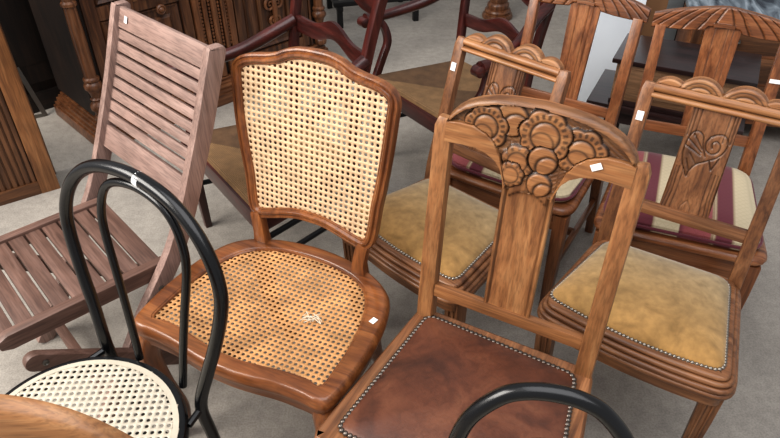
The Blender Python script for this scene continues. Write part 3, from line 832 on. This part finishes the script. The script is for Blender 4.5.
# ------------------------------------------------------------------ honey-coloured chair at lower left
def honey_chair(x, y, rot):
    t = thing('wooden_chair', 'honey-coloured wooden chair with rounded top rail, in the bottom left corner', 'chair', x, y, rot)
    k = .2; P = lambda u, z, o=0: V((u, k*(z-.45)+o+.25*u*u, z))
    top = lambda u: .889-.10*(abs(u)/.22)**2.4
    us = linspace(-.22, .22, 60)
    m = M(); m.relief(us, lambda u: .70+.0*u, top, 16, lambda u, z, o: P(u, z, o), lambda u, z, b, tt: (.012*ss(0, .012, tt-z), 0), .014); m.build('top_rail', PALE('x'), t, sharp=60)
    for s in (-1, 1):
        m = M(); m.bar([(s*.17, .09, 0), (s*.18, .02, .25), (s*.185, .012, .45), P(s*.188, .6, .006), P(s*.188, .74, .006)], [.028, .032, .034, .03, .028], [.03, .034, .036, .024, .016]); m.build('back_post', PALE(), t, bevel=.004)
        m = M(); m.bar([(s*.19, -.37, .43), (s*.19, -.38, 0)], [.04, .028], [.04, .028]); m.build('leg', PALE(), t, bevel=.004)
    out = resample(rounded([(-.22, -.41), (.22, -.41), (.2, .03), (-.2, .03)], .04), 80)
    m = M(); m.loft(ring_rings(out, [(-.02, .43), (-.004, .432), (0, .44), (0, .452), (-.006, .458), (-.03, .459)])); m.build('seat', PALE('y'), t)
    m = M(); m.bar([P(-.18, .58, .004), P(.18, .58, .004)], .04, .014, hint=(0, 0, 1)); m.build('back_rail', PALE('x'), t, bevel=.003)
    return t

# ------------------------------------------------------------------ mahogany rush-seat armchairs (two)
def rush_chair(x, y, rot, label):
    t = thing('armchair', label, 'armchair', x, y, rot, group='mahogany rush-seated armchairs')
    SH = .405
    yz = lambda z: interp(z, [(.44, 0), (.6, .018), (.75, .045), (.9, .083), (1.02, .12)])
    for s in (-1, 1):
        m = M(); m.bar(smooth_pts([(s*.2, .04, 0), (s*.205, .005, .25), (s*.205, 0, .44), (s*.214, .018, .6), (s*.226, .045, .75), (s*.238, .083, .9), (s*.248, .12, 1.02)], 3), .03, .032); m.build('back_post', MAHO(), t, bevel=.006)
    for z0, w in ((.575, .05), (.735, .055), (.90, .07)):
        us = linspace(-.222, .222, 50)
        sh = lambda u: .016*math.cos(u/.205*PI)+.008*math.cos(u/.205*2*PI)
        m = M(); m.relief(us, lambda u: z0-.004+sh(u)*.9, lambda u: z0+w+sh(u), 6, lambda u, z, o: V((u, yz(z0+w/2)+.025*(1-(u/.225)**2)+o-.004, z)), lambda u, z, b, tt: (.003*ss(0, .008, min(z-b, tt-z)), 0), .012); m.build('ladder_slat', MAHO('x'), t, sharp=60)
    for s in (-1, 1):
        ye, xe = (0, 0) if s < 0 else (.055, -.015)
        pth = smooth_pts([(s*.226, .045, .765), (s*.238, -.03, .735), (s*.275, -.14, .685), (s*(.304+xe), -.26+ye*.5, .66), (s*(.318+xe), -.36+ye, .652), (s*(.322+xe), -.415+ye, .652)], 5); n = len(pth)
        m = M(); m.tube(pth, [interp(i/(n-1), [(0, .022), (.3, .024), (.7, .02), (1, .024)]) for i in range(n)], 12)
        m.tube([(s*(.322+xe)+q, -.425+ye, .643) for q in (-.022, -.018, .018, .022)], [.014, .02, .02, .014], 14)
        m.build('armrest', MAHO('y'), t)
        pth = smooth_pts([(s*.288, -.40, .39), (s*.288, -.355, .49), (s*.295, -.325, .55), (s*(.308+xe), -.335+ye*.5, .61), (s*(.316+xe), -.37+ye, .65)], 4)
        m = M(); m.bar(pth, .026, .03); m.build('arm_support', MAHO(), t, bevel=.006)
        m = M(); m.bar([(s*.292, -.405, .41), (s*.289, -.402, .25), (s*.282, -.396, 0)], [.038, .036, .026], [.038, .036, .026]); m.build('leg', MAHO(), t, bevel=.004)
        m = M(); m.tube([(s*.289, -.40, .2), (s*.204, .005, .2)], .010, 8); m.tube([(s*.289, -.40, .3), (s*.204, .005, .3)], .010, 8); m.build('side_stretcher', VOID, t)  # stretchers coloured black for the shade under the seat
    fr = M()
    for a, b in (((-.29, -.405), (.29, -.405)), ((-.29, -.405), (-.205, 0)), ((.29, -.405), (.205, 0)), ((-.205, 0), (.205, 0))):
        fr.bar([(a[0], a[1], SH-.035), (b[0], b[1], SH-.035)], .066, .024, hint=(0, 0, 1))
    fr.build('seat_frame', MAHO('x'), t, bevel=.004)
    out = resample(rounded([(-.293, -.408), (.293, -.408), (.205, .004), (-.205, .004)], .02), 80); rings = []
    for f, h in ((.97, -.02), (1.0, -.004), (.99, .01), (.95, .016), (.7, .014), (.4, .008), (.1, .004)):
        rings.append([V((a*f, -.21+(b+.21)*f, SH+h)) for a, b in out])
    m = M(); m.loft(rings); tag(m.build('rush_seat', RUSH, t), 'woven rush seat in four triangular panels')
    return t

# ------------------------------------------------------------------ carved sideboard
def sideboard():
    a = math.atan2(.514, .53)
    t = thing('sideboard', 'large dark carved oak sideboard with turned corner columns and panelled doors', 'sideboard', -1.36, 2.675, a)
    W, D, Hh = 1.41, .5, .98
    m = M(); m.box(W/2, D/2+.02, .55, W-.06, D-.06, .82); m.build('carcass', SHADE(), t)  # carcass coloured near-black for the shade on its side
    m = M()
    for z0, z1, o in ((0, .06, .012), (.06, .078, .004), (.078, .10, -.006), (.10, .115, -.016), (.115, .13, -.026)):
        m.box(W/2, D/2, (z0+z1)/2, W+2*o, D+2*o, z1-z0)
    tag(m.build('plinth', SIDEB('x'), t, bevel=.003), 'stepped moulded plinth')
    m = M(); m.box(W/2, D/2, Hh-.015, W+.05, D+.05, .03); m.box(W/2, D/2, Hh-.04, W+.02, D+.02, .02); m.build('top', SIDE('x'), t, bevel=.006)
    for x in (.052, W-.04):
        p = [(.03, .13), (.034, .14), (.034, .155), (.026, .165), (.028, .18), (.037, .19), (.04, .203), (.037, .216), (.027, .226), (.024, .236), (.03, .243), (.022, .25), (.026, .27), (.030, .283), (.040, .295), (.042, .308), (.036, .32), (.03, .327), (.036, .333), (.036, .342), (.027, .35), (.029, .50), (.026, .655), (.025, .664), (.033, .670), (.033, .682), (.025, .69), (.029, .72), (.024, .76), (.03, .79), (.036, .82), (.03, .86), (.034, .88), (.034, .94)]
        m = M(); m.lathe(p, x, .028, 22); m.build('turned_column', SIDEB(), t)
        m = M(); m.box(x+(.055 if x < .5 else -.055), .05, .535, .014, .03, .81); m.build('pilaster', SIDE(), t, bevel=.002)
    # doors
    def door(x0, x1, ornament):
        d = M(); st = .05; y = .045; z0, z1 = .14, .93
        d.box(x0+st/2, y, (z0+z1)/2, st, .022, z1-z0); d.box(x1-st/2, y, (z0+z1)/2, st, .022, z1-z0)
        for z in (z0+.03, .60, z1-.03): d.box((x0+x1)/2, y, z, x1-x0-2*st, .022, .06)
        dr = d.build('door', SIDE(), t, bevel=.003)
        for za, zb in ((.20, .57), (.63, .87)):
            m = M(); cx, cz = (x0+x1)/2, (za+zb)/2; w, h = x1-x0-2*st, zb-za
            R = []
            for f, yy in ((0, y+.008), (.012, y-.006), (.024, y+.002), (.05, y+.004), (.062, y-.008), (.07, y-.009)):
                R.append([V((cx+q*(w/2-f), yy, cz+r*(h/2-f))) for q, r in ((-1, -1), (1, -1), (1, 1), (-1, 1))])
            m.loft(R); m.build('door_panel', SIDE(), dr, bevel=0, sharp=20)
        if ornament == 'knob':
            for cz in (.555, .34):
                m = M(); mt = Matrix.Translation((x1-.15, y-.016, cz)) @ Matrix.Rotation(PI/2, 4, 'X')
                m.lathe([(.024, -.006), (.024, .004), (.018, .009), (.014, .006), (.010, .014), (.004, .017)], n=18); m.v = [tuple(mt @ V(q)) for q in m.v]; m.build('rosette', SIDEB(), dr)
        else:
            m = M(); cx, cz = (x0+x1)/2+.0, .40
            for s in (-1, 1):
                sp = [(cx+s*(.012+.034*(1-i/26)*math.sin(i*.42)+.012), y-.022, cz+.035+.034*(1-i/26)*math.cos(i*.42)) for i in range(26)]
                m.tube(sp, [.009-.0002*i for i in range(26)], 8)
                sp = [(cx+s*(.01+.026*(1-i/20)*math.sin(i*.45)), y-.02, cz-.05-.026*(1-i/20)*math.cos(i*.45)) for i in range(20)]
                m.tube(sp, .0075, 8)
            m.tube([(cx, y-.02, cz-.11), (cx, y-.026, cz-.06), (cx, y-.03, cz), (cx, y-.026, cz+.06), (cx, y-.018, cz+.10)], [.004, .012, .016, .012, .004], 10)
            tag(m.build('carved_scroll', SIDEB(), dr), 'carved scroll ornament')
    door(.11, .60, 'knob'); door(.84, 1.30, 'scroll')
    # centre: beaded strips between fluted uprights
    m = M()
    for x, w in ((.625, .035), (.672, .022), (.722, .03), (.772, .022), (.812, .035)): m.box(x, .042, .535, w, .03, .80)
    m.build('centre_stile', SIDEB(), t, bevel=.003)
    for x in (.648, .697, .748, .79):
        m = M()
        for i in range(34):
            z = .30+i*.018
            m.lathe([(.0006, z-.0085), (.0055, z-.005), (.0065, z), (.0055, z+.005), (.0006, z+.0085)], x, .034, 8)
        m.build('beaded_strip', SIDEB(), t)
    for x, w in ((.335, .02), (.375, .02), (.98, .018), (1.16, .018)):
        m = M(); m.box(x, .028, .72, w, .012, .2); m.box(x, .028, .38, w, .012, .26); m.build('applied_moulding', CABD(), t, bevel=.003)
    return t

def oak_cabinet():
    t = thing('cabinet', 'orange-brown oak cabinet door with fluted panel, standing at the left edge', 'cabinet', -1.439, 2.364, .588)
    W, Hh, D = .62, 1.5, .14; st = .075
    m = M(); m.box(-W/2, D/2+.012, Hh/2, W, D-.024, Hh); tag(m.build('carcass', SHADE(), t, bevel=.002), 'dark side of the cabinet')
    m = M(); m.box(-.006, D-.012, Hh/2, .03, .024, Hh); m.build('rear_edge', CABD(), t, bevel=.003)
    m = M(); m.box(-st/2, .0, Hh/2, st, .024, Hh); m.box(-W+st/2, 0, Hh/2, st, .024, Hh)
    m.build('door_frame', CAB(), t, bevel=.003)
    for z in (.03, .78, Hh-.04):
        m = M(); m.box(-W/2, .0, z, W-2*st, .022, .06); m.build('door_rail', CABD('x'), t, bevel=.003)
    m = M(); x = -st-.012
    while x > -W+st:
        m.box(x, .002, Hh/2, .017, .016, Hh-.1); x -= .024
    m.box(-W/2, .010, Hh/2, W-2*st, .01, Hh-.05)
    m.build('fluted_panel', CABD(), t, bevel=.004)
    return t

# ------------------------------------------------------------------ background pieces on the right
def low_table():
    t = thing('low_table', 'low dark red-brown table under the shallow chest behind the striped chairs', 'table', .86, 2.545, -.477)
    m = M(); m.box(.3, .17, .30, .62, .36, .03); m.build('table_top', COFF('x'), t, bevel=.004)
    m = M(); m.box(.32, .17, .25, .5, .27, .07); m.build('apron', COFF('x'), t, bevel=.003)
    for x in (.1, .54):
        for y in (.05, .29):
            m = M(); m.bar([(x, y, .285), (x, y, 0)], [.04, .028], [.04, .028]); m.build('leg', COFF(), t, bevel=.003)
    c = thing('chest', 'shallow brown chest with dark glossy top standing on the low table', 'chest', .86, 2.545, -.477, z=.3155)
    m = M(); m.box(.33, .15, .09, .50, .28, .18); m.build('body', DRAW('x'), c, bevel=.003)
    m = M(); m.box(.33, .15, .19, .54, .31, .02); tag(m.build('top', COFF('x'), c, bevel=.004), 'dark glossy overhanging top')
    m = M(); m.box(.33, .008, .012, .51, .008, .022); m.build('base_moulding', COFF('x'), c, bevel=.003)
    m = M(); m.box(.33, .008, .105, .43, .008, .11); d = m.build('drawer', DRAW('x'), c, bevel=.002)
    for x in (.24, .46):
        m = M(); mt = Matrix.Translation((x, .002, .105)) @ Matrix.Rotation(PI/2, 4, 'X'); m.lathe([(.006, -.002), (.005, .008), (.009, .014), (.006, .02)], n=12); m.v = [tuple(mt @ V(q)) for q in m.v]; m.build('knob', COFF(), d)

def marble_commode():
    t = thing('commode', 'wooden chest of drawers with grey marble top behind the right striped chair', 'commode', 1.315, 2.80, -.26)
    W, D, Hh = .75, .42, .60
    m = M(); m.box(W/2, D/2, Hh-.0125, W, D, .025); tag(m.build('marble_top', MARBLE, t, bevel=.004), 'grey veined marble top')
    m = M(); m.box(W/2, D/2, .33, W-.06, D-.05, .48); m.build('body', RED('x'), t, bevel=.004)
    for z in (.49, .36, .23):
        m = M(); m.box(W/2, .022, z, W-.16, .018, .11); d = m.build('drawer', CABD('x'), t, bevel=.004)
        for x in (.2, W-.2):
            m = M(); m.tube(smooth_pts([(x-.03, .012, z), (x-.025, -.004, z-.006), (x+.025, -.004, z-.006), (x+.03, .012, z)], 4), .004, 8); m.build('handle', STEEL, d)
    for x in (.05, W-.05):
        for y in (.045, D-.045):
            m = M(); m.bar([(x, y, .12), (x, y, 0)], [.05, .03], [.05, .03]); m.build('foot', CABD(), t, bevel=.003)
        m = M(); m.box(x, .018, .33, .035, .02, .46); m.build('corner_post', CABD(), t, bevel=.004)

def board(name, label, cat, x, y, rot, w, h, th, mat, part):
    t = thing(name, label, cat, x, y, rot)
    m = M(); m.box(w/2, th/2, h/2+.012, w, th, h); m.build(part, mat, t, bevel=.003)
    m = M(); m.box(w/2, th/2, .006, w-.01, th-.004, .012); m.build('base_strip', DARKG, t)
    return t

def turned_pedestal():
    t = thing('pedestal_table', 'turned wooden table pedestal standing on the floor far at the back', 'table', .745, 4.42, 0)
    m = M(); m.lathe([(.10, 0), (.105, .015), (.10, .03), (.085, .035), (.09, .05), (.085, .062), (.07, .068), (.075, .085), (.072, .10), (.06, .11), (.066, .13), (.06, .15), (.055, .2), (.07, .3), (.06, .42), (.04, .5), (.05, .62), (.06, .66)], n=24); m.build('pedestal', SIDEB(), t)
    m = M(); m.lathe([(.36, .66), (.38, .67), (.38, .69), (.36, .7), (.1, .7)], n=40); m.build('table_top', SIDE('x'), t)

def black_trestle():
    t = thing('low_rack', 'low black slatted rack on the floor beyond the sideboard', 'rack', -.12, 4.5, .25)
    for y in (-.2, 0.0, .2):
        m = M(); m.box(0, y, .16, .6, .05, .03); m.build('slat', VOID, t, bevel=.003)
    for x in (-.26, .26):
        m = M(); m.box(x, 0, .13, .04, .46, .03); m.build('bearer', VOID, t, bevel=.003)
        for y in (-.2, .2):
            m = M(); m.box(x, y, .06, .035, .035, .12); m.build('leg', VOID, t)

def dark_wardrobe():  # invented dark piece, added to darken the gap between cabinet and sideboard
    t = thing('wardrobe', 'tall dark cupboard shape added to darken the gap between cabinet and sideboard', 'wardrobe', -2.24, 2.69, .77)
    W, D, Hh = .78, .45, 1.7
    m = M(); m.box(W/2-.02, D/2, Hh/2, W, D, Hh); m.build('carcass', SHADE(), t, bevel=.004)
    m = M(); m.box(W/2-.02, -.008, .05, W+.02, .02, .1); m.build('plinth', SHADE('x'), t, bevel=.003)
    for x in (.17, .56):
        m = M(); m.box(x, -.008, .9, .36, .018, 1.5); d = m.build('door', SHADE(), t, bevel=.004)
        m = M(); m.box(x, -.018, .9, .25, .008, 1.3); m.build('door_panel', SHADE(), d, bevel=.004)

def metal_bar():
    t = thing('metal_bracket', 'small grey metal bracket leaning in the dark gap behind the oak cabinet', 'bracket', -1.775, 3.02, .77)
    m = M(); m.bar([(0, 0, 0), (-.04, .055, .26)], .022, .006); m.build('long_arm', STEEL, t)
    m = M(); m.bar([(0, 0, .004), (-.12, .03, .012)], .022, .006, hint=(0, 0, 1)); m.build('short_arm', STEEL, t)

# ------------------------------------------------------------------ assemble
leather_chair()
velvet_chair(.7398, 1.3269, -.5609, 'oak chair with gold velvet seat and leaf-engraved splat, beside the leather-seated chair', True)
velvet_chair(.2535, 1.6177, -.7658, 'oak chair with gold velvet seat between the cane chair and the leather chair', True)
striped_chair(.605, 2.075, -.60, 'reddish oak chair with fan-carved top rail in front of the pale blue panel', 'striped cushion mostly hidden behind the flower-carved chair back', False)
striped_chair(.984, 1.847, -.39, 'reddish oak chair with fan-carved top rail in front of the grey marble top', 'maroon and cream striped cushion seen on both sides of the leaf-engraved splat', True)
cane_chair()
folding_chair()
O1 = [(.152, .46), (.178, .56), (.203, .64), (.223, .725), (.224, .783), (.2, .843), (.155, .893), (.09, .927), (0, .94)]
I1 = [(.07, .455), (.082, .55), (.10, .66), (.12, .775), (.116, .832), (.096, .877), (.06, .903), (0, .914)]
bentwood(-.526, .944, -.58, 'black bentwood chair with round cream cane seat in front of the folding chair', O1, I1, True)
O2 = [(.15, .46), (.138, .6), (.126, .74), (.116, .82), (.099, .882), (.066, .925), (.036, .942), (0, .947)]
I2 = [(.07, .455), (.08, .6), (.085, .72), (.07, .80), (.04, .84), (0, .855)]
bentwood(.1805, .424, -.22, 'black bentwood chair whose hoop rises over the brown leather seat at the bottom edge', O2, I2, False, .0112)
honey_chair(-.575, .455, .0)
rush_chair(-.243, 2.08, -.95, 'dark mahogany ladder-back armchair with rush seat behind the cane chair')
rush_chair(.43, 2.575, -.95, 'dark mahogany ladder-back armchair with rush seat right of the cane chair, farther back')
sideboard(); oak_cabinet(); low_table(); marble_commode()
board('panel', 'plain pale blue-white panel standing behind the left striped chair', 'panel', .905, 3.09, -.23, .30, 1.15, .03, WHITE, 'sheet')
board('cardboard_sheet', 'tall brown cardboard sheet between the two pale panels', 'cardboard', 1.19, 3.14, -.2, .15, 1.1, .02, CARD, 'sheet')
board('panel', 'narrow pale grey panel left of the marble-topped chest', 'panel', 1.35, 3.30, -.2, .14, 1.1, .03, GREYW, 'sheet')
board('panel', 'narrow dark grey panel behind the marble-topped chest', 'panel', 1.50, 3.34, -.2, .5, 1.0, .03, DARKG, 'sheet')
turned_pedestal(); black_trestle(); dark_wardrobe(); metal_bar()

# ------------------------------------------------------------------ light and camera
w = bpy.data.worlds.new('World'); scn.world = w; w.use_nodes = True
bg = w.node_tree.nodes['Background']; bg.inputs[0].default_value = (.97, .97, 1.0, 1); bg.inputs[1].default_value = .5

def area(name, loc, target, size, energy, color=(1, 1, 1), sy=None):
    l = bpy.data.lights.new(name, 'AREA'); l.energy = energy; l.size = size; l.color = color
    if sy: l.shape = 'RECTANGLE'; l.size_y = sy
    o = bpy.data.objects.new(name, l); COL.objects.link(o); o.location = loc
    o.rotation_euler = (V(target)-V(loc)).to_track_quat('-Z', 'Y').to_euler(); return o
area('daylight_opening', (-3.2, .4, 2.9), (-.2, 1.7, .2), 2.6, 210, (1, .955, .90), 2.0)
area('skylight', (.4, .2, 4.0), (.2, 1.8, 0), 3.5, 115, (.98, .98, 1))

cam = bpy.data.cameras.new('Camera'); co = bpy.data.objects.new('Camera', cam); COL.objects.link(co)
cam.sensor_width = 36; cam.lens = 652.16*36/780; cam.clip_start = .02
th, ro = math.radians(36.96), math.radians(-.339)
fw = V((0, math.cos(th), -math.sin(th))); rt = V((1, 0, 0)); up = rt.cross(fw)
r2 = rt*math.cos(ro)+up*math.sin(ro); u2 = up*math.cos(ro)-rt*math.sin(ro)
mt = Matrix((r2, u2, -fw)).transposed().to_4x4(); mt.translation = (0, 0, 1.593); co.matrix_world = mt
scn.camera = co
scn.view_settings.view_transform = 'Standard'; scn.view_settings.look = 'None'
scn.view_settings.exposure = .16; scn.view_settings.gamma = .86
